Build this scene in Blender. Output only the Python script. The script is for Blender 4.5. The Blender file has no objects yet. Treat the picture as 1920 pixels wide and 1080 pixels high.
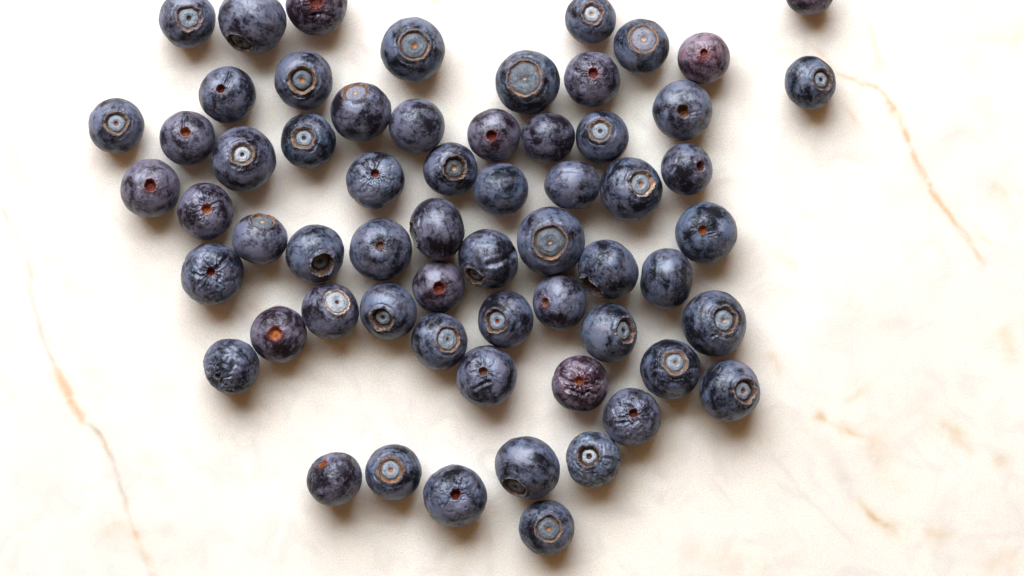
import bpy, math, random
import numpy as np
from mathutils import Vector, Matrix

# ------------------------------------------------------------------ camera, world, light, exposure
scene = bpy.context.scene
W_PX, H_PX = 1920.0, 1080.0
VIEW_W = 0.244                 # metres of marble across the frame (a berry is about 14 mm)
CAM_D = 0.62                   # camera height over the marble
PX = VIEW_W / W_PX
cam_data = bpy.data.cameras.new('camera')
cam_data.sensor_width = 36.0
cam_data.lens = 36.0 * CAM_D / VIEW_W
cam_data.clip_start = 0.02
cam_data.clip_end = 20.0
cam = bpy.data.objects.new('camera', cam_data)
cam.location = (0, 0, CAM_D)
scene.collection.objects.link(cam)
scene.camera = cam

world = bpy.data.worlds.new('World')
scene.world = world
world.use_nodes = True
bg = world.node_tree.nodes['Background']
bg.inputs['Color'].default_value = (1.0, 0.63, 0.31, 1)
bg.inputs['Strength'].default_value = 0.18

win = bpy.data.lights.new('window_light', 'AREA')
win.shape = 'RECTANGLE'
win.size = 1.10
win.size_y = 0.75
win.energy = 31.0
win.color = (0.955, 0.975, 1.0)
wo = bpy.data.objects.new('window_light', win)
scene.collection.objects.link(wo)
_el, _az, _d = math.radians(44), math.radians(99), 1.05
wo.location = (_d*math.cos(_el)*math.cos(_az), _d*math.cos(_el)*math.sin(_az), _d*math.sin(_el))
wo.rotation_euler = (-Vector(wo.location)).to_track_quat('-Z', 'Y').to_euler()
wo.location.x -= 0.12

vs = scene.view_settings
vs.view_transform = 'Standard'
vs.look = 'None'
vs.exposure = 0.0
vs.gamma = 1.0
vs.use_curve_mapping = False

# ------------------------------------------------------------------ numpy noise
def _hash(ix, iy, iz, seed):
    h = (ix*374761393 + iy*668265263 + iz*2147483647 + seed*974634541) & 0xFFFFFFFF
    h = ((h ^ (h >> 13)) * 1274126177) & 0xFFFFFFFF
    h = ((h ^ (h >> 16)) * 2246822519) & 0xFFFFFFFF
    return ((h ^ (h >> 15)) & 0xFFFFFF) / float(0xFFFFFF)

def vnoise(p, seed=0):
    """value noise, -1..1, p (n,3)"""
    i = np.floor(p).astype(np.int64)
    f = p - i
    u = f*f*f*(f*(f*6-15)+10)
    r = np.zeros(len(p))
    for dx in (0, 1):
        wx = u[:, 0] if dx else 1-u[:, 0]
        for dy in (0, 1):
            wy = u[:, 1] if dy else 1-u[:, 1]
            for dz in (0, 1):
                wz = u[:, 2] if dz else 1-u[:, 2]
                r += wx*wy*wz*_hash(i[:, 0]+dx, i[:, 1]+dy, i[:, 2]+dz, seed)
    return r*2-1

def fbm(p, seed=0, octaves=3):
    r = 0; a = 1.0; t = 0
    for o in range(octaves):
        r = r + a*vnoise(p*(2.03**o) + 11.3*o, seed+o*7)
        t += a; a *= 0.5
    return r/t

def sstep(e0, e1, x):
    t = np.clip((x-e0)/(e1-e0), 0, 1)
    return t*t*(3-2*t)

# ------------------------------------------------------------------ node helpers
class NT:
    def __init__(s, name):
        s.mat = bpy.data.materials.new(name)
        s.mat.use_nodes = True
        s.t = s.mat.node_tree
        s.p = s.t.nodes['Principled BSDF']
    def n(s, typ, **kw):
        nd = s.t.nodes.new(typ)
        for k, v in kw.items(): setattr(nd, k, v)
        return nd
    def put(s, sock, v):
        if hasattr(v, 'is_output'): s.t.links.new(v, sock)
        elif v is not None:
            if isinstance(v, (tuple, list)) and len(v) == 3 and sock.type == 'RGBA': v = (*v, 1)
            sock.default_value = v
    def math(s, op, a, b=None, c=None, clamp=False):
        nd = s.n('ShaderNodeMath', operation=op, use_clamp=clamp)
        for i, v in enumerate((a, b, c)):
            if v is not None: s.put(nd.inputs[i], v)
        return nd.outputs[0]
    def vmath(s, op, a, b=None):
        nd = s.n('ShaderNodeVectorMath', operation=op)
        s.put(nd.inputs[0], a)
        if b is not None: s.put(nd.inputs[3] if op == 'SCALE' else nd.inputs[1], b)
        return nd.outputs[0]
    def mix(s, f, a, b):
        nd = s.n('ShaderNodeMix', data_type='RGBA', clamp_factor=True)
        s.put(nd.inputs[0], f); s.put(nd.inputs[6], a); s.put(nd.inputs[7], b)
        return nd.outputs[2]
    def noise(s, vec, scale, detail=3, rough=0.5, dist=0.0):
        nd = s.n('ShaderNodeTexNoise')
        s.put(nd.inputs['Vector'], vec)
        nd.inputs['Scale'].default_value = scale
        nd.inputs['Detail'].default_value = detail
        nd.inputs['Roughness'].default_value = rough
        nd.inputs['Distortion'].default_value = dist
        return nd.outputs[0]
    def ramp(s, v, lo, hi, a=0.0, b=1.0, smooth=True):
        nd = s.n('ShaderNodeMapRange', interpolation_type='SMOOTHSTEP' if smooth else 'LINEAR')
        s.put(nd.inputs[0], v)
        for i, x in zip((1, 2, 3, 4), (lo, hi, a, b)): s.put(nd.inputs[i], x)
        return nd.outputs[0]
    def attr(s, name, obj=False):
        nd = s.n('ShaderNodeAttribute', attribute_name=name)
        nd.attribute_type = 'OBJECT' if obj else 'GEOMETRY'
        return nd.outputs['Fac']
    def bump(s, h, strength, dist, normal=None):
        nd = s.n('ShaderNodeBump')
        s.put(nd.inputs['Height'], h)
        nd.inputs['Strength'].default_value = strength
        nd.inputs['Distance'].default_value = dist
        if normal is not None: s.put(nd.inputs['Normal'], normal)
        return nd.outputs[0]
    def unit_coords(s):
        """object coordinates in berry radii, shifted by the berry's own seed"""
        tc = s.n('ShaderNodeTexCoord').outputs['Object']
        v = s.vmath('SCALE', tc, 143.0)
        off = s.n('ShaderNodeCombineXYZ')
        sd = s.attr('seed', True)
        s.put(off.inputs[0], s.math('MULTIPLY', sd, 13.7))
        s.put(off.inputs[1], s.math('MULTIPLY', sd, 5.3))
        s.put(off.inputs[2], s.math('MULTIPLY', sd, 9.1))
        return s.vmath('ADD', v, off.outputs[0])

# ------------------------------------------------------------------ materials
def mat_skin():
    m = NT('blueberry_skin')
    v = m.unit_coords()
    bloom, purple = m.attr('bloom', True), m.attr('purple', True)
    big = m.noise(v, 1.25, 3, 0.5, 0.5)
    mid = m.noise(v, 3.4, 5, 0.62, 0.8)
    fine = m.noise(v, 15.0, 4, 0.65)
    speck = m.noise(v, 42.0, 2, 0.6)
    f = m.math('MULTIPLY_ADD', m.math('SUBTRACT', big, 0.5), 3.6, bloom)
    f = m.math('MULTIPLY_ADD', m.math('SUBTRACT', mid, 0.5), 2.1, f)
    wipe = m.noise(m.vmath('MULTIPLY', m.vmath('ADD', v, (2.0, 8.0, 23.0)), (0.9, 1.3, 4.2)), 1.3, 3, 0.55, 0.9)
    f = m.math('MULTIPLY_ADD', m.math('SUBTRACT', wipe, 0.5), 1.6, f)
    f = m.math('MULTIPLY_ADD', m.math('SUBTRACT', fine, 0.5), 1.3, f)
    f = m.math('MULTIPLY_ADD', m.math('SUBTRACT', speck, 0.5), 1.1, f)
    fac = m.ramp(f, 0.0, 1.0, 0.05, 1.0, smooth=False)
    # patches where the bloom is rubbed clean off, and thin scuffs
    rub = m.ramp(m.noise(m.vmath('ADD', v, (31.0, 7.0, 3.0)), 2.3, 4, 0.6, 1.2), 0.55, 0.72, 0.0, 0.62)
    fac = m.math('MULTIPLY', fac, m.math('SUBTRACT', 1.0, rub))
    hue = m.ramp(m.noise(m.vmath('ADD', v, (3.0, 17.0, 9.0)), 2.2, 3), 0.36, 0.64)
    blue = m.mix(hue, (0.076, 0.110, 0.188), (0.110, 0.114, 0.176))
    plum = m.mix(hue, (0.190, 0.110, 0.150), (0.170, 0.142, 0.200))
    bcol = m.mix(purple, blue, plum)
    bcol = m.mix(m.ramp(bloom, 0.62, 1.35, 0.0, 1.0, smooth=False), bcol, (0.185, 0.200, 0.235))
    dark = m.mix(purple, (0.0030, 0.0034, 0.0060), (0.016, 0.0045, 0.009))
    thick = m.math('POWER', fac, 1.2)
    col = m.mix(thick, dark, bcol)
    # brownish pink tint in places
    tint = m.ramp(m.noise(m.vmath('ADD', v, (5.0, 41.0, 2.0)), 3.0, 4, 0.6), 0.60, 0.74, 0.0, 0.45)
    col = m.mix(tint, col, (0.085, 0.050, 0.046))
    # reddish halo round a stem scar, dry corky flecks round a calyx
    halo = m.math('MULTIPLY', m.attr('halo'), m.ramp(fine, 0.35, 0.62, 0.35, 1.0))
    col = m.mix(m.math('MULTIPLY', halo, 0.75), col, m.mix(purple, (0.095, 0.040, 0.042), (0.19, 0.05, 0.055)))
    cork = m.math('MULTIPLY', m.attr('cork'), m.ramp(m.noise(v, 9.0, 4, 0.7, 1.0), 0.50, 0.62))
    col = m.mix(m.math('MULTIPLY', cork, 0.8), col, (0.17, 0.095, 0.055))
    m.put(m.p.inputs['Base Color'], col)
    m.put(m.p.inputs['Roughness'], m.ramp(fac, 0.0, 1.0, 0.35, 0.48, smooth=False))
    m.put(m.p.inputs['Specular IOR Level'], m.ramp(fac, 0.0, 1.0, 0.10, 1.0, smooth=False))
    m.put(m.p.inputs['Specular Tint'], (0.82, 0.90, 1.0, 1))
    m.p.inputs['Sheen Weight'].default_value = 0.03
    m.p.inputs['IOR'].default_value = 1.5
    m.p.inputs['Sheen Roughness'].default_value = 0.45
    m.p.inputs['Sheen Tint'].default_value = (0.75, 0.82, 1.0, 1)
    b1 = m.bump(mid, 0.22, 0.00035)
    b2 = m.bump(m.math('ADD', fine, m.math('MULTIPLY', speck, 0.5)), 0.30, 0.00012, b1)
    m.put(m.p.inputs['Normal'], b2)
    return m.mat

def ring_coords(m, rad, arc):
    """coordinates that run round the crown: fast across the ring, slowly along it"""
    cv = m.n('ShaderNodeCombineXYZ')
    m.put(cv.inputs[0], m.math('MULTIPLY', m.attr('ring'), rad))
    m.put(cv.inputs[1], m.math('MULTIPLY', m.attr('round_x'), arc))
    m.put(cv.inputs[2], m.math('MULTIPLY_ADD', m.attr('round_y'), arc, m.math('MULTIPLY', m.attr('seed', True), 7.7)))
    return cv.outputs[0]

def mat_rim(name, c1, c2, c3, wall=0.45):
    m = NT(name)
    v = m.unit_coords()
    a = m.noise(v, 5.5, 4, 0.6, 0.6)
    b = m.noise(v, 21.0, 3, 0.65)
    fib = m.noise(ring_coords(m, 9.0, 1.6), 1.0, 4, 0.6, 0.4)
    lob = m.noise(ring_coords(m, 1.5, 2.6), 1.0, 3, 0.6)
    col = m.mix(m.ramp(a, 0.36, 0.62), c1, c2)
    col = m.mix(m.ramp(fib, 0.47, 0.58, 0.0, 0.95), col, c3)
    col = m.mix(m.ramp(m.noise(ring_coords(m, 7.0, 2.2), 1.3, 3, 0.6, 0.5), 0.50, 0.62, 0.0, 0.75), col, (0.125, 0.118, 0.140))
    col = m.mix(m.ramp(b, 0.56, 0.70, 0.0, 0.6), col, c3)
    # the wall inside the ridge is dark dry tissue, with its shade painted into the colour too
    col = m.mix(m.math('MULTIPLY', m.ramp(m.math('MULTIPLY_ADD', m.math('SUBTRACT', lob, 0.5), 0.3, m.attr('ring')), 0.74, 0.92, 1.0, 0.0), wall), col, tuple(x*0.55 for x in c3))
    # the ridge keeps the skin's bloom on its outer side, and along stretches of its crest
    edge = m.math('ADD', m.attr('ring'), m.math('MULTIPLY', m.math('SUBTRACT', lob, 0.5), 0.55))
    edge = m.math('MULTIPLY_ADD', m.math('SUBTRACT', b, 0.5), 0.14, edge)
    skin = m.mix(m.ramp(b, 0.40, 0.60), (0.030, 0.032, 0.045), (0.135, 0.145, 0.19))
    col = m.mix(m.ramp(edge, 0.90, 1.02), col, skin)
    m.put(m.p.inputs['Base Color'], col)
    m.p.inputs['Roughness'].default_value = 0.7
    m.p.inputs['Specular IOR Level'].default_value = 0.25
    m.put(m.p.inputs['Normal'], m.bump(m.math('ADD', fib, m.math('MULTIPLY', b, 0.6)), 0.7, 0.0003))
    return m.mat

def mat_disc(name, c1, c2):
    m = NT(name)
    v = m.unit_coords()
    a = m.noise(v, 6.5, 4, 0.6, 0.5)
    b = m.noise(v, 24.0, 3, 0.6)
    fib = m.noise(ring_coords(m, 11.0, 0.9), 1.0, 3, 0.55, 0.3)
    dk = tuple(x*0.42 for x in c1)
    col = m.mix(m.ramp(a, 0.34, 0.66), c1, c2)
    col = m.mix(m.ramp(fib, 0.48, 0.70, 0.0, 0.55), col, dk)
    rimw = m.math('MULTIPLY_ADD', m.math('SUBTRACT', a, 0.5), 0.5, m.attr('edge'))
    col = m.mix(m.ramp(rimw, 0.84, 0.98, 0.0, 0.85), col, (0.055, 0.035, 0.028))
    col = m.mix(m.ramp(m.math('MULTIPLY_ADD', m.math('SUBTRACT', a, 0.5), 0.4, m.attr('edge')), 0.20, 0.36, 0.6, 0.0), col, dk)
    col = m.mix(m.ramp(b, 0.50, 0.66, 0.0, 0.6), col, (0.045, 0.045, 0.055))
    m.put(m.p.inputs['Base Color'], col)
    m.p.inputs['Roughness'].default_value = 0.62
    m.p.inputs['Specular IOR Level'].default_value = 0.35
    m.put(m.p.inputs['Normal'], m.bump(m.math('ADD', m.math('MULTIPLY', fib, 0.6), m.math('ADD', a, m.math('MULTIPLY', b, 0.5))), 0.6, 0.0003))
    return m.mat

def mat_scar(name, c1, c2):
    m = NT(name)
    v = m.unit_coords()
    a = m.noise(v, 13.0, 3, 0.6)
    m.put(m.p.inputs['Base Color'], m.mix(m.ramp(a, 0.35, 0.65), c1, c2))
    m.p.inputs['Roughness'].default_value = 0.6
    m.p.inputs['Specular IOR Level'].default_value = 0.3
    m.put(m.p.inputs['Normal'], m.bump(a, 0.5, 0.0002))
    return m.mat

SKIN = mat_skin()
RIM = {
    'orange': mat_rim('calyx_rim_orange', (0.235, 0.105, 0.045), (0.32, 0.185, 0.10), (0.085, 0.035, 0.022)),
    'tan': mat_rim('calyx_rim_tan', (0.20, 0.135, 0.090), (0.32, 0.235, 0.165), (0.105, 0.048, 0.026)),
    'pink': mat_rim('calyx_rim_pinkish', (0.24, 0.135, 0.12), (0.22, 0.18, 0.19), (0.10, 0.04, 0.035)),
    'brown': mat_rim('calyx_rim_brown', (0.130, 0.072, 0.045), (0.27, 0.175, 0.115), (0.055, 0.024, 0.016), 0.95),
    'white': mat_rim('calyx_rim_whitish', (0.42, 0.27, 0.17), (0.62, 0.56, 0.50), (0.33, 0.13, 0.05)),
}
DISC = {
    'pale': mat_disc('calyx_disc_pale', (0.17, 0.215, 0.275), (0.265, 0.30, 0.355)),
    'white': mat_disc('calyx_disc_whitish', (0.29, 0.33, 0.39), (0.41, 0.43, 0.46)),
    'grey': mat_disc('calyx_disc_grey', (0.075, 0.095, 0.12), (0.15, 0.17, 0.205)),
    'lav': mat_disc('calyx_disc_lavender', (0.17, 0.18, 0.25), (0.22, 0.22, 0.275)),
    'dark': mat_disc('calyx_disc_dark', (0.045, 0.05, 0.06), (0.13, 0.135, 0.14)),
}
PIT = {
    'dark': mat_scar('style_scar_dark', (0.025, 0.016, 0.014), (0.07, 0.03, 0.02)),
    'orange': mat_scar('style_scar_orange', (0.34, 0.13, 0.04), (0.22, 0.08, 0.03)),
    'red': mat_scar('style_scar_red', (0.20, 0.035, 0.025), (0.09, 0.02, 0.02)),
    'tan': mat_scar('style_scar_tan', (0.40, 0.27, 0.18), (0.28, 0.17, 0.10)),
}
STEM = {
    'red': mat_scar('stem_scar_red', (0.20, 0.034, 0.016), (0.085, 0.014, 0.010)),
    'orange': mat_scar('stem_scar_orange', (0.37, 0.120, 0.026), (0.16, 0.040, 0.012)),
    'brown': mat_scar('stem_scar_brown', (0.20, 0.095, 0.05), (0.09, 0.04, 0.025)),
    'dark': mat_scar('stem_scar_dark', (0.045, 0.022, 0.018), (0.10, 0.035, 0.022)),
}

def mat_marble():
    m = NT('marble')
    tc = m.n('ShaderNodeTexCoord').outputs['Object']
    v = m.vmath('SCALE', tc, 40.0)
    cloud = m.noise(v, 0.8, 5, 0.6, 0.6)
    blot = m.noise(m.vmath('ADD', v, (7.0, 3.0, 0.0)), 2.6, 5, 0.6, 1.0)
    grain = m.noise(v, 60.0, 2, 0.7)
    brk = m.noise(v, 5.0, 5, 0.65, 0.6)
    col = m.mix(m.ramp(cloud, 0.36, 0.64), (0.87, 0.826, 0.765), (0.82, 0.775, 0.72))
    col = m.mix(m.ramp(blot, 0.44, 0.70, 0.0, 0.65), col, (0.69, 0.655, 0.62))
    g = m.math('MULTIPLY', m.attr('vein_grey'), m.ramp(brk, 0.30, 0.60, 0.45, 1.0), clamp=True)
    col = m.mix(g, col, (0.36, 0.31, 0.27))
    t = m.math('MULTIPLY', m.math('MULTIPLY', m.attr('vein_tan'), 1.15), m.ramp(brk, 0.30, 0.64, 0.3, 1.0), clamp=True)
    col = m.mix(t, col, (0.62, 0.45, 0.25))
    o = m.math('MULTIPLY', m.attr('vein_orange'), m.ramp(brk, 0.34, 0.58, 0.35, 1.0), clamp=True)
    col = m.mix(o, col, (0.68, 0.43, 0.235))
    col = m.mix(m.ramp(grain, 0.38, 0.68, 0.0, 0.50), col, (0.62, 0.575, 0.53))
    m.put(m.p.inputs['Base Color'], col)
    m.p.inputs['Subsurface Weight'].default_value = 0.7
    m.p.inputs['Subsurface Radius'].default_value = (1.0, 0.62, 0.34)
    m.p.inputs['Subsurface Scale'].default_value = 0.007
    m.p.inputs['Roughness'].default_value = 0.5
    m.p.inputs['Specular IOR Level'].default_value = 0.3
    m.put(m.p.inputs['Normal'], m.bump(grain, 0.05, 0.0002))
    return m.mat

# ------------------------------------------------------------------ the marble
def world_xy(px, py, z=0.0):
    k = PX*(CAM_D - z)/CAM_D
    return ((px - W_PX/2)*k, (H_PX/2 - py)*k)

ORANGE = [  # polylines in photo pixels on the marble plane, (x, y, half width, strength)
    [(1500, 60, 4, .0), (1543, 104, 6, .45), (1570, 138, 5, .55), (1600, 148, 4.5, .75), (1640, 164, 4.5, .85), (1664, 180, 5, .7),
     (1675, 206, 7, 1.0), (1692, 236, 6.5, 1.0), (1712, 288, 6, .9), (1735, 336, 5.5, .85), (1764, 384, 5, .85), (1800, 428, 5, .95), (1834, 478, 5, .75), (1850, 505, 5, 0)],
    [(1578, 196, 5, .1), (1600, 222, 6, .4), (1622, 246, 5, .1)],
    [(1622, 20, 4, .0), (1634, 62, 5, .35), (1652, 122, 6, .2)],
    [(108, 698, 9, .7), (128, 738, 10, .9), (154, 788, 9, .7)],
    [(184, 812, 5, .5), (196, 832, 5, .6), (204, 855, 4, .2)],
    [(231, 944, 6, .4), (236, 956, 6, .4)], [(251, 998, 6, .85), (252, 1006, 6, .85)],
    [(52, 500, 6, .1), (56, 512, 6, .5), (57, 524, 6, .1)],
    [(800, -4, 6, .5), (818, 3, 6, .5)], [(470, 574, 10, .45), (480, 578, 10, .45)],
    [(1490, 500, 6, .25), (1440, 470, 5, .1)],
]
TAN = [
    [(1606, 935, 6, .3), (1632, 966, 7, .8), (1655, 984, 8, .8), (1674, 990, 14, 1.0)],
    [(1514, 792, 6, .3), (1534, 784, 10, .8), (1556, 794, 7, .4), (1590, 806, 10, .7), (1640, 826, 10, .4)],
    [(1640, 830, 26, .35), (1660, 880, 26, .3), (1690, 910, 22, .15)], [(1300, 1040, 20, .15), (1420, 1060, 24, .2)],
    [(1590, 748, 8, .3), (1622, 728, 9, .5)], [(1884, 628, 18, .4), (1894, 670, 16, .35)],
    [(1750, 790, 18, .35), (1790, 812, 18, .45), (1822, 838, 12, .25)], [(1868, 858, 14, .45), (1874, 862, 14, .45)],
    [(1744, 1002, 18, .4), (1772, 1000, 14, .4)], [(1862, 352, 14, .35), (1876, 358, 14, .35)],
    [(1444, 668, 8, .4), (1466, 694, 9, .35)], [(1835, 440, 5, .3), (1864, 458, 5, .25)],
    [(1480, 100, 12, .25), (1450, 88, 12, .15)], [(1800, 70, 14, .1), (1910, 72, 16, .3)],
    [(1640, 125, 8, .3), (1655, 118, 8, .3)], [(30, 300, 20, .25), (40, 330, 20, .2)],
    [(95, 488, 16, .25), (118, 486, 14, .2)], [(130, 528, 16, .25), (155, 538, 14, .15)],
    [(195, 1000, 12, .1), (225, 985, 10, .35)], [(260, 1030, 9, .3), (290, 1076, 9, .3), (330, 1150, 9, .2)],
    [(1860, 1060, 22, .3), (1900, 1040, 22, .25)], [(1560, 560, 20, .1), (1600, 590, 20, .15)],
]
GREY = [
    [(-60, 260, 7, 0.32), (0, 385, 6, 0.37), (30, 440, 5, 0.37), (50, 482, 5, 0.26), (64, 580, 4.5, 0.32), (76, 628, 5, 0.42), (94, 668, 5, 0.48),
     (110, 698, 5, 0.32), (155, 788, 4, 0.21), (184, 812, 5, 1.00), (200, 842, 4, 0.48), (222, 895, 4, 0.53), (236, 945, 4, 0.37), (252, 1003, 4, 0.21), (300, 1120, 4, 0.21)],
    [(1530, 800, 12, .10), (1566, 868, 18, .18), (1606, 930, 18, .2)], [(1660, 605, 18, .2), (1690, 612, 18, .25)],
    [(1420, 820, 5, .1), (1500, 920, 5, .2), (1600, 1020, 5, .15)], [(1680, 380, 20, .1), (1800, 240, 24, .15)],
    [(1730, 740, 24, .15), (1700, 780, 20, .12)], [(100, 880, 30, .12), (20, 900, 30, .1)], [(120, 1010, 30, .12), (320, 990, 18, .1)],
]

def stroke_field(X, Y, strokes):
    out = np.zeros_like(X)
    for st in strokes:
        for (x0, y0, w0, s0), (x1, y1, w1, s1) in zip(st[:-1], st[1:]):
            dx, dy = x1-x0, y1-y0
            L = dx*dx+dy*dy
            t = np.clip(((X-x0)*dx+(Y-y0)*dy)/L, 0, 1)
            d = np.hypot(X-(x0+t*dx), Y-(y0+t*dy))
            w = w0+(w1-w0)*t
            s = s0+(s1-s0)*t
            out = np.maximum(out, s*(0.88*np.exp(-(d/w)**2*1.1) + 0.22*np.exp(-(d/(2.6*w))**2)))
    return out

def build_marble():
    xs = np.concatenate([np.linspace(-3600, -140, 18)[:-1], np.arange(-140, 2064, 4.0), np.linspace(2064, 5500, 18)[1:]])
    ys = np.concatenate([np.linspace(-2600, -120, 16)[:-1], np.arange(-120, 1204, 4.0), np.linspace(1204, 3700, 16)[1:]])
    X, Y = np.meshgrid(xs, ys)
    nx, ny = len(xs), len(ys)
    # wander the stroke lookups a little so that veins are not ruler-straight
    P = np.stack([X.ravel()/26.0, Y.ravel()/26.0, np.zeros(X.size)], 1)
    wx = fbm(P, 5, 3).reshape(X.shape)*5.0
    wy = fbm(P+50, 9, 3).reshape(X.shape)*5.0
    o = stroke_field(X+wx, Y+wy, ORANGE)
    t = stroke_field(X+2*wx, Y+2*wy, TAN)
    g = stroke_field(X+wx, Y+wy, GREY)
    top = np.stack([(X-W_PX/2)*PX, (H_PX/2-Y)*PX, np.zeros_like(X)], -1).reshape(-1, 3)
    idx = np.arange(nx*ny).reshape(ny, nx)
    q = np.stack([idx[:-1, :-1], idx[1:, :-1], idx[1:, 1:], idx[:-1, 1:]], -1).reshape(-1, 4)
    # the slab's edge and underside
    ring = np.concatenate([idx[0, :-1], idx[:-1, -1], idx[-1, :0:-1], idx[:0:-1, 0]])
    low = top[ring].copy(); low[:, 2] = -0.02
    lo = np.arange(len(ring)) + nx*ny
    r2, l2 = np.roll(ring, -1), np.roll(lo, -1)
    side = np.stack([ring, r2, l2, lo], 1)
    verts = np.concatenate([top, low])
    faces = [tuple(f) for f in q.tolist()] + [tuple(f) for f in side.tolist()] + [tuple(lo.tolist())]
    me = bpy.data.meshes.new('marble_surface')
    me.from_pydata(verts.tolist(), [], faces)
    for nm, f in (('vein_orange', o), ('vein_tan', t), ('vein_grey', g)):
        a = me.attributes.new(nm, 'FLOAT', 'POINT')
        a.data.foreach_set('value', np.concatenate([f.ravel(), np.zeros(len(low))]).astype(np.float32))
    me.materials.append(mat_marble())
    ob = bpy.data.objects.new('marble_surface', me)
    ob['kind'] = 'structure'
    ob['label'] = 'white marble surface with thin orange and grey veins'
    ob['category'] = 'marble surface'
    scene.collection.objects.link(ob)
build_marble()

# ------------------------------------------------------------------ blueberries
NPHI = 100
GROUP = 'blueberries scattered over the marble'

def disc_ratio(b):
    return min(0.86, b.get('sd', 0.66) + 0.08)

def berry_arrays(b, seed):
    """unit-radius vertices in the berry's own frame (pole with the feature is +Z), ring structure and zones"""
    rng = np.random.default_rng(seed)
    phi = np.arange(NPHI)*2*np.pi/NPHI
    ob = b.get('ob', 0.90)
    kind = b['kind']
    if kind == 'calyx':
        a = b.get('a', 0.47); tha = math.asin(a)
        sd, sp = disc_ratio(b), b.get('sp', 0.17)
        s = np.concatenate([np.linspace(0, sp, 5)[1:], np.linspace(sp, sd, 12)[1:], np.linspace(sd, 1.07, 13)[1:], np.linspace(1.07, 1.65, 11)[1:]])
        zone_cuts = (4, 15, 27)
    else:
        a = b.get('q', 0.17); tha = math.asin(a)
        smax = math.radians(46)/tha
        s = np.concatenate([np.linspace(0, 1, 9)[1:], 1+(smax-1)*np.linspace(0, 1, 21)[1:]**1.35])
        zone_cuts = (8,)
    th_in = s*tha
    th_out = np.linspace(th_in[-1], np.pi, 42)[1:-1]
    th = np.concatenate([th_in, th_out])
    S = np.concatenate([s, th_out/tha])
    nr = len(th)
    TH, PH = np.meshgrid(th, phi, indexing='ij')
    SS = np.repeat(S[:, None], NPHI, 1)
    # feature outline: polygonal / ragged in phi
    cosn = np.cos(5*PH + rng.uniform(0, 6.28))
    circ = np.stack([np.cos(PH)*1.6, np.sin(PH)*1.6, np.full_like(PH, seed*1.7)], -1).reshape(-1, 3)
    lown = fbm(circ, seed, 2).reshape(PH.shape)
    ragn = fbm(circ*4.5, seed+3, 3).reshape(PH.shape)
    poly, rag = b.get('poly', 0.03)*0.55, b.get('rag', 0.05)*1.15
    if kind == 'calyx':
        m = poly*cosn + 0.10*lown*b.get('irr', 1.0) + rag*ragn
        wgt = sstep(0.35, 0.95, SS)*(1-sstep(1.1, 1.6, SS)) + 0.7*(1-sstep(0.35, 0.95, SS))
    else:
        m = 0.22*lown + 0.10*ragn
        wgt = 1-sstep(1.0, 2.2, SS)
    TH = TH*(1 + m*wgt)
    x, y, z = np.sin(TH)*np.cos(PH), np.sin(TH)*np.sin(PH), np.cos(TH)*ob
    halo = np.zeros_like(TH); cork = np.zeros_like(TH)
    if kind == 'calyx':
        depth, lip = b.get('depth', 0.05)*1.15+0.012, b.get('lip', 0.022)*1.25
        zr = math.cos(tha)*ob
        inner = 1 - sstep(sd*0.98, 1.02, SS)
        h = (zr - z)*inner*0.72 - depth*inner
        notch = np.exp(-((1+cosn)/0.28)**2)*np.clip(0.5+1.5*lown, 0, 1.4)
        lipmod = 1 + 0.45*cosn + 0.9*lown + 0.8*ragn - 1.5*notch
        h += lip*np.clip(lipmod, -0.9, 3)*np.exp(-((SS-0.98)/0.10)**2)
        h -= 1.7*b.get('groove', 0.022)*np.exp(-((SS-sd)/0.07)**2)*(1+0.8*lown)
        h += 0.030*np.exp(-((SS-sd*0.55)/0.13)**2) + 0.010*np.exp(-((SS-sd*0.80)/0.05)**2)
        h -= 0.05*(1-sstep(sp*0.35, sp*1.25, SS))
        # shallow trough and folds just outside the rim
        h -= b.get('trough', 0.022)*np.exp(-((SS-1.22)/0.10)**2)*np.clip(0.6+1.6*lown+0.8*ragn, 0, 2)
        h += 0.5*b.get('trough', 0.022)*np.exp(-((SS-1.42)/0.12)**2)*np.clip(0.5+lown, 0, 2)
        h += 0.006*ragn*np.exp(-((SS-0.84)/0.14)**2)
        cork = np.exp(-np.clip(SS-1.02, 0, 9)**2/0.05)*b.get('cork', 0.6)
        tdir = rng.uniform(0, 6.28)
        h += 0.035*np.sin(TH)*np.cos(PH-tdir)*inner
        h += 0.010*fbm(np.stack([x*9, y*9, z*0+seed], -1).reshape(-1, 3), seed+5, 2).reshape(x.shape)*inner
        z = z + h
    else:
        dim, hole = b.get('dim', 0.05), b.get('hole', 0.13)*1.75
        rho = np.sin(TH)*(TH < np.pi/2) + (TH >= np.pi/2)
        h = -dim*np.exp(-(rho/0.30)**2)
        h -= hole*(1-sstep(0.62, 1.10, SS))
        h += 0.03*(1-sstep(0.0, 0.45, SS))
        h += 0.012*np.exp(-((SS-1.25)/0.22)**2)*(1+lown)
        z = z + h
        halo = np.exp(-np.clip(SS-1.0, 0, 99)**2/(2*b.get('hw', 0.45)**2))*b.get('halo', 0.8)
    # far pole: a gentle dimple
    bot = np.exp(-((np.pi-TH)/0.33)**2)
    z = z + 0.07*bot
    P = np.stack([x, y, z], -1).reshape(-1, 3)
    U = P/np.linalg.norm(P, axis=1, keepdims=True)
    feat = sstep(0.9, 1.6, SS).reshape(-1) if kind == 'calyx' else sstep(0.8, 1.4, SS).reshape(-1)
    # uneven body
    d = 0.030*b.get('lump', 1.0)*fbm(U*1.25+seed*3.1, seed+11, 2) + 0.017*fbm(U*3.0+seed, seed+12, 3)*feat
    # wrinkles
    wr = b.get('wr', 0.12)
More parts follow.
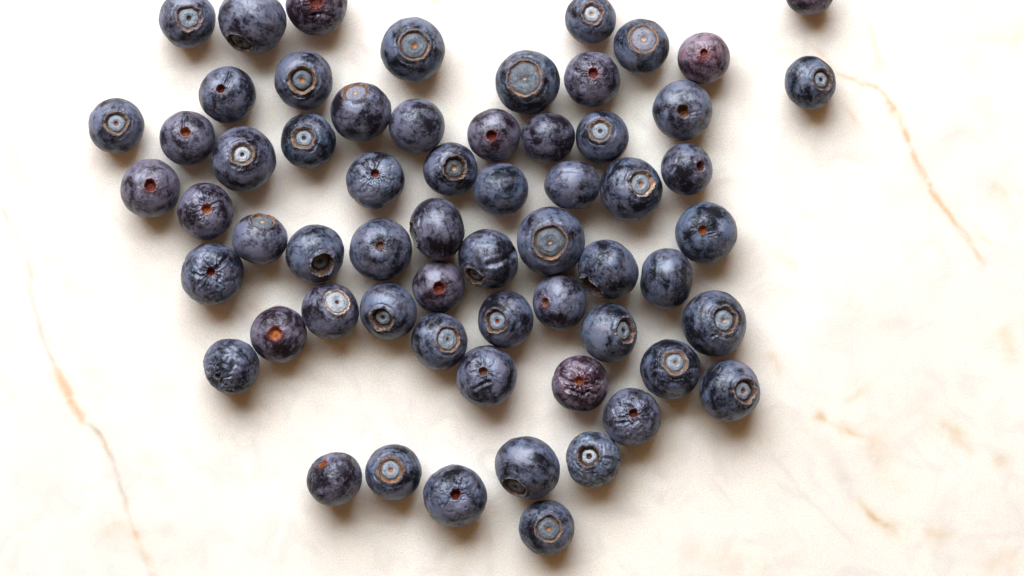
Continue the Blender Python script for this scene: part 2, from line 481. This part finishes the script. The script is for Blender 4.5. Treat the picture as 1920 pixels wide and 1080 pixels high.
    if wr > 0:
        warp = np.stack([fbm(U*2.6+9, seed+k, 2) for k in (21, 22, 23)], 1)
        if kind == 'calyx':
            Q = U*2.4*np.array([1, 1, 1.6]) + warp*1.1
            fall = np.ones(len(U))
        else:   # wrinkles gathered towards the stem scar
            rr = np.maximum(TH.reshape(-1), 0.05)
            ang = PH.reshape(-1)
            Q = np.stack([np.cos(ang)*2.1, np.sin(ang)*2.1, np.log(rr)*0.8], 1) + warp*1.3
            fall = (np.exp(-(rr/0.80)**2)*1.25 + 0.35)*min(1.0, 0.35+wr)
        r1 = 1-np.abs(vnoise(Q+seed*1.3, seed+31))
        r2 = 1-np.abs(vnoise(Q*2.3*np.array([1, 1, 0.6])+warp*1.6+seed, seed+32))
        d = d - wr*fall*feat*(0.10*np.clip((r1-0.76)/0.24, 0, 1)**2.0 + 0.028*np.clip((r2-0.72)/0.28, 0, 1)**2.0
                              - 0.020*fbm(Q*1.1, seed+33, 2))
    # flat spots and soft hollows where berries pressed on each other
    for k in range(2 + (3 if wr > 0.4 else 0)):
        q = rng.normal(size=3); q[2] *= 0.7; q /= np.linalg.norm(q)
        ang = np.arccos(np.clip(U @ q, -1, 1))
        d = d - (rng.uniform(0.012, 0.030) + 0.035*min(wr, 0.8)*rng.uniform(0.3, 1))*np.exp(-(ang/rng.uniform(0.32, 0.55))**2)*np.maximum(feat, 0.4)
    P = P + U*d[:, None]
    # the poles
    top = P[:NPHI].mean(0); botv = P[-NPHI:].mean(0)
    return P, top, botv, nr, zone_cuts, halo.reshape(-1), cork.reshape(-1), feat, SS.reshape(-1), np.cos(PH).reshape(-1), np.sin(PH).reshape(-1)

def view_frame(c):
    v = (Vector((0, 0, CAM_D)) - c).normalized()
    up = Vector((0, 1, 0)); up = (up - v*up.dot(v)).normalized()
    return up.cross(v).normalized(), up, v      # right, up, towards the camera

def resolve(specs):
    """positions on the marble; nudge berries that would run into each other apart"""
    pos = []
    for b in specs:
        R = b['R']*PX
        R = b['R']*PX*(CAM_D-R)/CAM_D
        z = R*0.93
        x, y = world_xy(b['x'], b['y'], z)
        b['Rm'] = R
        pos.append([x, y])
    P = np.array(pos); R = np.array([b['Rm'] for b in specs])
    eff = R*np.array([b.get('eff', 0.985) for b in specs])
    for it in range(30):
        D = P[:, None]-P[None]
        dist = np.hypot(D[..., 0], D[..., 1]) + np.eye(len(P))
        ov = np.clip(eff[:, None]+eff[None]-dist, 0, None); np.fill_diagonal(ov, 0)
        P = P + (D/dist[..., None]*ov[..., None]*0.5).sum(1)*0.8
    return P

def make_berry(b, i, xy):
    seed = i+3
    rnd = random.Random(seed*77)
    R = b['Rm']
    P, top, botv, nr, cuts, halo, cork, feat, ring, rx, ry = berry_arrays(b, seed)
    # orientation: feature pole where the photo shows it on the berry's disc
    c = Vector((xy[0], xy[1], R*0.93))
    right, up, v = view_frame(c)
    fx, fy = (b['fx']-b['x'])/b['R'], -(b['fy']-b['y'])/b['R']
    fz = b.get('fz')
    if fz is None:
        k = 0.90*b.get('ob', 0.90)**0.5 if b['kind'] == 'calyx' else 0.90
        fx, fy = fx/k, fy/k
        l = math.hypot(fx, fy)
        if l > 0.97: fx, fy = fx*0.97/l, fy*0.97/l
        fz = math.sqrt(max(0.0, 1-fx*fx-fy*fy))
    n = (right*fx + up*fy + v*fz).normalized()
    ref = Vector((rnd.uniform(-1, 1), rnd.uniform(-1, 1), rnd.uniform(-1, 1)))
    ax = (ref - n*ref.dot(n)).normalized()
    ay = n.cross(ax)
    M = np.array([[ax.x, ay.x, n.x], [ax.y, ay.y, n.y], [ax.z, ay.z, n.z]])
    V = np.concatenate([P, top[None], botv[None]])
    Wd = V @ M.T
    Ff = np.concatenate([feat, [0, 1]])
    # single dents and creases, given on the berry's disc as the photo shows it
    if b.get('dents') or b.get('creases'):
        Rt, Up, Vw = (np.array(k) for k in (right, up, v))
        def bump(Wd, w):
            L = np.linalg.norm(Wd, axis=1, keepdims=True)
            return Wd - Wd/L*w[:, None]
        def sph(x, y):
            x, y = x/b['R'], -y/b['R']
            l = math.hypot(x, y)
            if l > 0.995: x, y = x*0.995/l, y*0.995/l
            return Rt*x + Up*y + Vw*math.sqrt(1-x*x-y*y)
        Un = Wd/np.linalg.norm(Wd, axis=1, keepdims=True)
        for (x, y, r, dep) in b.get('dents', ()):
            ang = np.arccos(np.clip(Un @ sph(x, y), -1, 1))
            Wd = bump(Wd, dep*np.exp(-(ang/(r/b['R']))**2)*np.maximum(Ff, .3))
        for cr in b.get('creases', ()):
            pts, wid, dep = cr
            dep *= 1.15; wid *= 0.75
            best = np.full(len(Un), 9.0)
            wig = 0.035*fbm(Un*6, seed+41, 2)
            dirs = [sph(*p) for p in pts]
            for A, B in zip(dirs[:-1], dirs[1:]):
                for t in np.linspace(0, 1, 14):
                    q = A+(B-A)*t; q /= np.linalg.norm(q)
                    best = np.minimum(best, np.arccos(np.clip(Un @ q, -1, 1)))
            best = np.abs(best+wig)
            w = wid/b['R']
            Wd = bump(Wd, (dep*np.exp(-(best/w)**2) - 0.35*dep*np.exp(-((best-2.2*w)/(0.9*w))**2))*np.maximum(Ff, .15))
    V = (Wd @ M)*R
    zmin = (Wd[:, 2]*R).min()
    root = bpy.data.objects.new('blueberry', None)
    root.empty_display_size = 0.004
    # keep the silhouette where it is seen: recompute x, y for the true centre height
    cz = -zmin
    k = (CAM_D-cz)/(CAM_D-R*0.93)
    Mw = Matrix(((ax.x, ay.x, n.x, xy[0]*k), (ax.y, ay.y, n.y, xy[1]*k), (ax.z, ay.z, n.z, cz), (0, 0, 0, 1)))
    root.matrix_world = Mw
    root['label'] = b['label']; root['category'] = 'blueberry'; root['group'] = GROUP
    scene.collection.objects.link(root)
    # faces per ring band
    idx = np.arange(nr*NPHI).reshape(nr, NPHI)
    ti, bi = nr*NPHI, nr*NPHI+1
    nxt = np.roll(idx, -1, 1)
    cap_t = np.stack([np.full(NPHI, ti), idx[0], nxt[0]], 1)
    cap_b = np.stack([np.full(NPHI, bi), nxt[-1], idx[-1]], 1)
    def band(r0, r1):        # quads between rings r0..r1
        A, B, C, D = idx[r0:r1], idx[r0+1:r1+1], nxt[r0+1:r1+1], nxt[r0:r1]
        return np.stack([A, B, C, D], -1).reshape(-1, 4)
    # smooth normals over the whole berry, so that the seams between its parts stay shut
    N = np.zeros_like(V)
    for F in (cap_t, cap_b, band(0, nr-1)):
        fn = np.cross(V[F[:, 1]]-V[F[:, 0]], V[F[:, -1]]-V[F[:, 0]])
        for j in range(F.shape[1]): np.add.at(N, F[:, j], fn)
    N /= np.linalg.norm(N, axis=1, keepdims=True)+1e-12
    if b['kind'] == 'calyx':
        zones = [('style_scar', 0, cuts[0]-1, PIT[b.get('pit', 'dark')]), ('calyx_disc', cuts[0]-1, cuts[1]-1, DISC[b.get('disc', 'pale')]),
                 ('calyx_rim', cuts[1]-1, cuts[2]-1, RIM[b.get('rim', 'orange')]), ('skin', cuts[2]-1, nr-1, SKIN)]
    else:
        zones = [('stem_scar', 0, cuts[0]-1, STEM[b.get('stem', 'red')]), ('skin', cuts[0]-1, nr-1, SKIN)]
    rnd2 = rnd.uniform(-0.09, 0.11)
    H = np.concatenate([halo, [0, 0]]); K = np.concatenate([cork, [0, 0]])
    for nm, r0, r1, mat in zones:
        F = [tuple(f) for f in band(r0, r1).tolist()]
        if r0 == 0: F += [tuple(f) for f in cap_t.tolist()]
        if r1 == nr-1: F += [tuple(f) for f in cap_b.tolist()]
        used = np.unique(np.concatenate([np.array(f) for f in F]))
        re = np.zeros(len(V), int); re[used] = np.arange(len(used))
        me = bpy.data.meshes.new(nm)
        me.from_pydata(V[used].tolist(), [], [tuple(re[list(f)].tolist()) for f in F])
        me.shade_smooth()
        me.normals_split_custom_set_from_vertices(N[used].tolist())
        if nm != 'stem_scar':
            z2 = [0, 0]
            for an, arr in ((('halo', H), ('cork', K)) if nm == 'skin' else (('ring', np.concatenate([ring, z2])), ('edge', np.concatenate([ring, z2])/disc_ratio(b)), ('round_x', np.concatenate([rx, z2])), ('round_y', np.concatenate([ry, z2])))):
                at = me.attributes.new(an, 'FLOAT', 'POINT')
                at.data.foreach_set('value', arr[used].astype(np.float32))
        me.materials.append(mat)
        o = bpy.data.objects.new(nm, me)
        o.parent = root
        o['seed'] = float(seed)*0.37
        o['bloom'] = float(b.get('bloom', 0.52)) + rnd2
        o['purple'] = float(b.get('purple', 0.12))
        scene.collection.objects.link(o)

def C(x, y, R, fx, fy, label, **k): return dict(x=x, y=y, R=R, fx=fx, fy=fy, kind='calyx', label=label, **k)
def T(x, y, R, fx, fy, label, **k): return dict(x=x, y=y, R=R, fx=fx, fy=fy, kind='stem', label=label, **k)

BERRIES = [
 C(351, 36, 53.5, 355, 34, 'blueberry with wide pinkish diamond-shaped calyx beside the large berry whose crown faces down', a=.50, sd=.66, rim='pink', disc='pale', pit='dark', poly=.02, irr=1.8, depth=.05, lip=.03),
 C(473, 39, 65.5, 450, 82, 'large dark blueberry with its calyx turned down into shade, wedged between two berries', a=.40, sd=.72, rim='brown', disc='dark', lip=.015, bloom=.42, purple=.2, wr=.2),
 T(594, 9, 59, 592, 2, 'purplish blueberry with red stem scar and folded skin touching the large dark berry', stem='red', purple=.6, bloom=.38, wr=.7, q=.2, creases=[([(-10, 22), (10, 18), (30, 24)], 4, .05)]),
 T(426, 178, 54, 413, 166, 'blueberry with small brown-red stem hole and a straight crease running up from it', stem='red', q=.15, hole=.16, dim=.06, halo=.3, creases=[([(-10, -14), (2, -34), (6, -50)], 3, .05)]),
 C(570, 150, 55.5, 566, 150, 'blueberry with thick brown crown ring and dark grooved grey centre, pale blue skin above', a=.47, sd=.62, rim='tan', disc='grey', pit='orange', groove=.05, depth=.07, lip=.03, bloom=.6),
 C(774, 93, 60.5, 777, 85, 'large round blueberry set apart, with broad orange crown ring and flat grey disc', a=.48, sd=.76, rim='orange', disc='grey', pit='orange', depth=.035, lip=.02, poly=.02, irr=.6, trough=.035, bloom=.5, purple=0),
 C(677, 210, 57.5, 666, 168, 'blueberry tipped back so its thin orange crown shows as a slanted oval at the top', a=.44, sd=.74, rim='orange', disc='lav', pit='tan', lip=.02, depth=.03, ob=.95, purple=.2, fz=.62),
 T(783, 239, 53, 783, 300, 'smudged blueberry without visible crown or scar touching the berry with a deep dark cavity', fz=-.45, ob=.97, lump=1.2, bloom=.55, purple=.2),
 C(1107, 35, 48.5, 1110, 25, 'small blueberry with ragged whitish crown and black notch above two larger berries', a=.44, sd=.62, rim='pink', disc='white', pit='tan', irr=2.2, rag=.12, depth=.07, dents=[(18, -14, 6, .12)]),
 C(1203, 87, 52.5, 1207, 72, 'smooth dark blueberry with flat faded orange ring and lavender disc', a=.54, sd=.74, rim='orange', disc='lav', pit='tan', depth=.005, lip=.006, groove=.008, poly=.0, rag=.02, irr=.4, trough=.004, bloom=.42, purple=0, wr=.05),
 T(1320, 109, 49.5, 1320, 98, 'reddish purple blueberry with pink ringed stem scar, palest of its kind at the cluster edge', stem='red', purple=1, bloom=.5, halo=1, hw=1.0, q=.14, hole=.1, wr=.2),
 C(991, 159, 61, 985, 152, 'large blueberry with very wide thin orange ring around a big dark domed disc', a=.56, sd=.80, rim='orange', disc='grey', pit='tan', depth=.015, lip=.02, groove=.012, sp=.09, irr=.5, trough=.03, purple=.0, bloom=.5),
 T(1109, 148, 53.5, 1113, 136, 'dark plum blueberry with red sunken stem scar, squeezed beside the wide ringed berry', stem='red', purple=.35, bloom=.42, halo=.9, hw=.6, wr=.45, q=.17, dim=.07, dents=[(-14, -6, 10, .05)]),
 C(1519, 155, 50, 1543, 149, 'lone blueberry with crown on its side, resting by the start of the orange vein', a=.44, sd=.60, rim='brown', disc='pale', pit='dark', depth=.07, lip=.03, purple=0, bloom=.5),
 T(1518, -12, 46, 1518, -70, 'lone dark blueberry cut by the frame, above the berry by the orange vein', fz=-.3, bloom=.25, purple=.7, wr=.25),
 C(218, 236, 53, 218, 231, 'blueberry at the cluster tip with round tan crown, arched lip and pale disc', a=.42, sd=.64, rim='tan', disc='pale', pit='red', depth=.06, lip=.035, bloom=.55),
 T(352, 259, 52.5, 349, 247, 'dusky blueberry with squarish orange stem hole below a short vertical fold', stem='orange', q=.16, hole=.16, purple=.3, bloom=.44, creases=[([(-8, -22), (-8, -36), (-4, -46)], 3.5, .05)]),
 C(454, 298, 62, 453, 289, 'big blueberry with small pale disc in a hexagonal tan ring and cracked folds above', a=.36, sd=.62, rim='tan', disc='white', pit='dark', poly=.05, lip=.03, trough=.045, purple=.2, creases=[([(-26, -22), (-10, -36), (0, -40)], 2.5, .05), ([(4, -38), (14, -34), (24, -24)], 2.5, .045), ([(24, -2), (22, 14)], 2.5, .04)]),
 T(282, 354, 56, 282, 347, 'plum blueberry with round dark red stem pit at the ragged outer edge', stem='red', purple=.45, bloom=.45, q=.19, hole=.14, halo=.6, wr=.1),
 T(386, 396, 54.5, 387, 391, 'blueberry with bright orange stem scar under a dark puckered fold', stem='orange', purple=.35, q=.16, dim=.08, halo=.8, wr=.5, creases=[([(0, -16), (-2, -34), (-8, -46)], 3.5, .05), ([(6, -10), (24, -18)], 3, .04)]),
 C(578, 264, 52.5, 568, 258, 'blueberry with irregular five-sided tan crown, pale ringed disc and dark corner notch', a=.43, sd=.60, rim='tan', disc='pale', pit='dark', poly=.07, irr=1.6, depth=.08, lip=.04, bloom=.46, purple=0),
 T(704, 338, 55, 703, 323, 'shrivelled grey-blue blueberry with deep wrinkles radiating from its stem hole', stem='red', q=.14, hole=.14, dim=.10, wr=.8, halo=.3, bloom=.75, purple=.05),
 C(844, 316, 51.5, 853, 313, 'brownish blueberry with deep black crown cavity and ragged tan collar', a=.45, sd=.66, rim='brown', disc='dark', pit='tan', depth=.16, lip=.04, rag=.14, bloom=.42, wr=.35, purple=.1),
 T(926, 253.5, 50.5, 921, 254, 'blueberry with round deep red stem hole, smooth lavender skin above', stem='red', q=.19, hole=.16, dim=.03, purple=.45, halo=.5, wr=.08),
 T(1028, 258, 51, 1020, 330, 'oval mottled blueberry without crown or scar between red-holed berry and orange ringed berry', fz=-.35, ob=.96, lump=1.3, purple=.25, bloom=.5, dents=[(-38, -30, 26, .06)]),
 C(1129, 257, 50.5, 1125, 245, 'blueberry with crisp thick light orange ring around a pale disc', a=.44, sd=.64, rim='tan', disc='pale', pit='dark', depth=.04, lip=.025, irr=.5, rag=.03, bloom=.55, purple=.05),
 T(1280, 207, 57, 1281, 209, 'frosted pale blue blueberry with deep round brown stem hole', stem='brown', q=.185, hole=.17, dim=.04, bloom=.72, purple=.1, halo=.2, wr=.08, creases=[([(16, 6), (32, 2)], 2.5, .014), ([(16, 12), (34, 10)], 2.5, .012)]),
 T(937, 354, 51.5, 937, 420, 'smooth blueberry without crown or scar, below the berry with red stem hole', fz=-.4, ob=.98, lump=.9, bloom=.58, wr=.06, purple=.0),
 T(1068, 347, 52.5, 1068, 270, 'flattened barrel-shaped blueberry lying on its side with no scar in view', fz=-.12, ob=.91, eff=.95, bloom=.68, purple=.15, lump=1.2, creases=[([(0, 18), (0, 30)], 2, .04), ([(-34, -22), (0, -26), (30, -20)], 4, .03)]),
 C(1182, 354, 60.5, 1203, 344, 'large blueberry with white-lipped orange crown turned aside and orange dot centre', a=.42, sd=.70, rim='white', disc='pale', pit='orange', depth=.05, lip=.05, bloom=.5, purple=.05, dents=[(0, -14, 9, .05)]),
 T(1287, 317, 50.5, 1316, 311, 'dark blueberry with puckered black dimple on its side, under the frosted berry', stem='dark', q=.18, hole=.14, dim=.10, bloom=.45, purple=.2, wr=.3, creases=[([(14, -22), (20, -8)], 4, .06), ([(-28, 6), (-20, -4)], 3, .04)]),
 T(397, 513, 60.5, 395, 509, 'big slate blueberry with deep puckered stem dimple and a fold like a dumpling', stem='red', q=.13, hole=.14, dim=.16, wr=.75, bloom=.55, purple=.1, halo=.2, creases=[([(2, -6), (20, -22), (30, -32)], 4, .07), ([(-10, 4), (-30, 24)], 4, .04), ([(-22, -8), (-8, -2)], 4, .04)], dents=[(10, -58, 12, .08)]),
 C(487, 448, 52.5, 492, 410, 'squat blueberry sitting upright with its orange rimmed crown seen edge-on at the top', a=.46, sd=.76, rim='orange', disc='grey', pit='tan', ob=.86, eff=.95, lip=.03, depth=.03, fz=.50, purple=.2, bloom=.5),
 C(591, 476, 56, 605, 496, 'blueberry with hollow black crown facing down and a toothed tan rim', a=.42, sd=.66, rim='brown', disc='grey', pit='dark', depth=.22, lip=.05, rag=.12, bloom=.56, purple=.05),
 T(714, 468, 59.5, 712, 459, 'round blueberry with small shallow brown stem scar, largest of the stem-up berries mid cluster', stem='brown', q=.11, hole=.08, dim=.08, bloom=.55, purple=.1, halo=.6, wr=.15),
 C(820, 429, 60, 776, 440, 'tall blueberry lying on its side, crown hidden at its edge, directly above a purple berry', a=.42, sd=.8, rim='tan', disc='grey', ob=.84, eff=.90, lip=.02, fz=.16, purple=.25, bloom=.46, creases=[([(-30, -34), (-36, -8), (-32, 24), (-20, 46)], 4, .05)]),
 C(918, 485, 58.5, 892, 516, 'blueberry with dark scooped dent and ridge, corky crown low on its edge', a=.36, sd=.6, rim='brown', disc='dark', fz=.45, depth=.06, bloom=.55, purple=.1, wr=.3, creases=[([(0, 12), (18, 8), (34, 0), (50, -14)], 6, .09)], dents=[(42, -12, 13, .09)]),
 C(1033, 446, 64.5, 1032, 449, 'biggest blueberry, with bold orange crown ring, grey disc and cracked outer folds', a=.50, sd=.76, rim='orange', disc='grey', pit='tan', sp=.10, irr=.5, depth=.05, lip=.025, trough=.035, bloom=.52, purple=.05, creases=[([(-34, -14), (-20, -30), (0, -38), (20, -34)], 2.5, .045), ([(-52, -10), (-36, -9)], 2, .03), ([(36, 10), (28, 28)], 2.5, .035)]),
 C(1140, 507, 58.5, 1106, 546, 'blueberry shading a black hollow on its underside, right below the biggest berry', a=.46, sd=.7, rim='brown', disc='dark', depth=.2, lip=.04, fz=.30, bloom=.56, purple=.05, wr=.12),
 T(1247, 522, 58, 1300, 524, 'blueberry with one flattened side standing on edge, no scar in view', fz=-.10, ob=.89, eff=.92, stem='dark', dim=.05, dents=[(52, 6, 34, .07)], bloom=.55, purple=.05, wr=.15),
 T(1324, 437, 58, 1317, 431, 'glossy blueberry with tiny bright orange stem scar next to a wrinkled second dent', stem='orange', q=.13, hole=.12, dim=.03, bloom=.46, purple=.0, wr=.2, halo=.15, dents=[(26, -12, 9, .06)], creases=[([(6, 4), (20, 0)], 2, .03), ([(8, 9), (22, 5)], 2, .03)]),
 T(436, 685, 55, 408, 705, 'pebbly wrinkled blueberry with a small black hole low on its side', stem='dark', q=.10, hole=.16, dim=.05, wr=.8, bloom=.5, purple=.1, halo=.1, dents=[(8, -32, 8, .04)]),
 T(523, 627, 53.5, 516, 625, 'purple blueberry with large bright orange star-shaped stem scar', stem='orange', q=.22, hole=.10, dim=.05, purple=.55, bloom=.48, halo=.8, hw=.4, wr=.1),
 C(617, 585, 54.5, 630, 567, 'dark blueberry with large chalky white crown disc and orange-white edge', a=.46, sd=.86, rim='white', disc='white', pit='dark', sp=.14, depth=.0, lip=.015, groove=.01, bloom=.30, purple=.25, irr=1.5),
 C(728, 583, 55, 715, 599, 'frosted blueberry with hollow brown crown cup around a small pale button', a=.42, sd=.56, rim='brown', disc='pale', pit='dark', depth=.14, lip=.05, rag=.10, bloom=.68, purple=.05, wr=.08),
 T(822, 538, 49.5, 823, 540, 'speckled purple blueberry with oval red stem hole, tucked under the tall berry', stem='red', q=.20, hole=.15, dim=.05, purple=.45, bloom=.48, halo=.6, wr=.12),
 C(823, 640, 54, 841, 636, 'blueberry with brown double ring and wide pale concentric disc with red dot', a=.46, sd=.74, rim='orange', disc='pale', pit='red', sp=.11, depth=.03, lip=.02, trough=.03, bloom=.6, purple=.1),
 C(948, 599, 54, 929, 603, 'blueberry with scalloped brown crown on its left, pale rings and dark red centre', a=.44, sd=.66, rim='brown', disc='pale', pit='red', poly=.06, depth=.08, lip=.04, bloom=.5, purple=.1),
 T(1052, 564, 53, 1023, 565, 'lavender blueberry with brown stem scar in a purple smudge on its side', stem='brown', q=.15, hole=.10, dim=.05, purple=.2, bloom=.62, halo=1, hw=.7, wr=.25, dents=[(26, 6, 9, .05), (-38, 22, 9, .05)]),
 C(1142, 624, 56, 1177, 619, 'blueberry standing sideways with oval pale crown framed by dark folds', a=.45, sd=.62, rim='brown', disc='pale', pit='dark', depth=.09, lip=.045, fz=.66, ob=.90, bloom=.62, purple=.0),
 T(912, 705, 58, 905, 696, 'grey-lavender blueberry with small dry brown stem scar above a dark sloping ridge', stem='brown', q=.13, hole=.12, dim=.07, bloom=.58, purple=.15, wr=.4, halo=.2, creases=[([(-26, 26), (-8, 18), (8, 12)], 4, .06)], dents=[(4, 30, 20, .05)]),
 T(1088, 720, 54.5, 1086, 713, 'maroon shrivelled blueberry with small orange stem scar and jagged cross folds', stem='orange', q=.15, hole=.14, dim=.08, purple=.9, bloom=.56, wr=1.0, halo=.8, hw=.8, creases=[([(-38, -14), (-26, -6), (-12, -4)], 4, .08), ([(12, -2), (34, 2)], 4, .06), ([(-28, 10), (-10, 18), (4, 24), (18, 16), (30, 22)], 4, .08)]),
 C(1339, 607, 62.5, 1360, 600, 'large blueberry with brown scalloped crown lip, blue-grey disc and slit corners', a=.42, sd=.68, rim='brown', disc='pale', pit='tan', poly=.05, depth=.06, lip=.045, bloom=.58, purple=.05, creases=[([(-4, 26), (4, 22)], 2.5, .06), ([(44, 20), (48, 14)], 2.5, .06), ([(2, -20), (12, -30), (24, -30)], 2.5, .05)]),
 C(1257, 692, 57.5, 1267, 679, 'blueberry with broad fleshy tan crown, pale blue button and concentric wrinkles', a=.44, sd=.58, rim='tan', disc='pale', pit='orange', sp=.12, depth=.02, lip=.02, trough=.05, bloom=.46, purple=.05, wr=.3, creases=[([(-36, 4), (-20, -6)], 2.5, .05), ([(30, 12), (42, 20)], 2.5, .05)]),
 C(1368, 733, 59, 1397, 733, 'blueberry with diamond-shaped brown crown on its side, last at the cluster corner', a=.42, sd=.60, rim='brown', disc='pale', pit='red', poly=.06, depth=.07, lip=.045, bloom=.50, purple=.05),
 T(1186, 783, 55.5, 1188, 774, 'blueberry with red stem hole and fine wavy wrinkles, below the maroon shrivelled berry', stem='red', q=.15, hole=.15, dim=.07, wr=.8, bloom=.58, purple=.2, halo=.3, creases=[([(-36, 2), (-14, -2)], 2.5, .05), ([(-30, 12), (-10, 8), (0, 16)], 3, .05)]),
 C(1111, 861, 53.5, 1103, 855, 'ash-grey withered blueberry with white-ringed hollow crown and a split to one side', a=.40, sd=.58, rim='brown', disc='white', pit='dark', sp=.24, depth=.13, lip=.03, rag=.12, irr=1.6, bloom=.74, purple=.0, wr=.9, cork=.3, creases=[([(14, -4), (34, -2), (50, 2)], 3, .08)]),
 C(989, 877, 62.5, 963, 918, 'large smooth blueberry with brown shaded crown turned down, touching a smaller ringed berry', a=.40, sd=.70, rim='brown', disc='dark', depth=.05, lip=.02, fz=.50, bloom=.54, purple=.1),
 C(1025, 990, 52.5, 1029, 992, 'blueberry with wavy orange-brown ring and grey disc, lowest of the scattered berries', a=.49, sd=.74, rim='orange', disc='grey', pit='orange', sp=.16, depth=.03, lip=.025, poly=.04, bloom=.5, purple=.05),
 T(627, 898, 54, 600, 862, 'blueberry with sunken orange-brown stem scar notched into its upper edge', stem='orange', q=.17, hole=.10, dim=.12, ob=.90, bloom=.42, purple=.35, halo=.8, wr=.5, fz=.55),
 C(738, 886, 53.5, 732, 881, 'blueberry with neat concentric orange rings and pale dotted disc, between two stem-scarred berries', a=.48, sd=.60, rim='orange', disc='pale', pit='orange', depth=.02, lip=.015, bloom=.42, purple=.0, creases=[([(26, -20), (38, -16)], 2.5, .06)]),
 T(853, 931, 60, 855, 926, 'bright blue blueberry with round black-rimmed stem hole and soft radial pleats', stem='red', q=.16, hole=.17, dim=.09, wr=.5, bloom=.66, purple=.1, halo=.25),
]
for i, (b, xy) in enumerate(zip(BERRIES, resolve(BERRIES))):
    make_berry(b, i, xy)
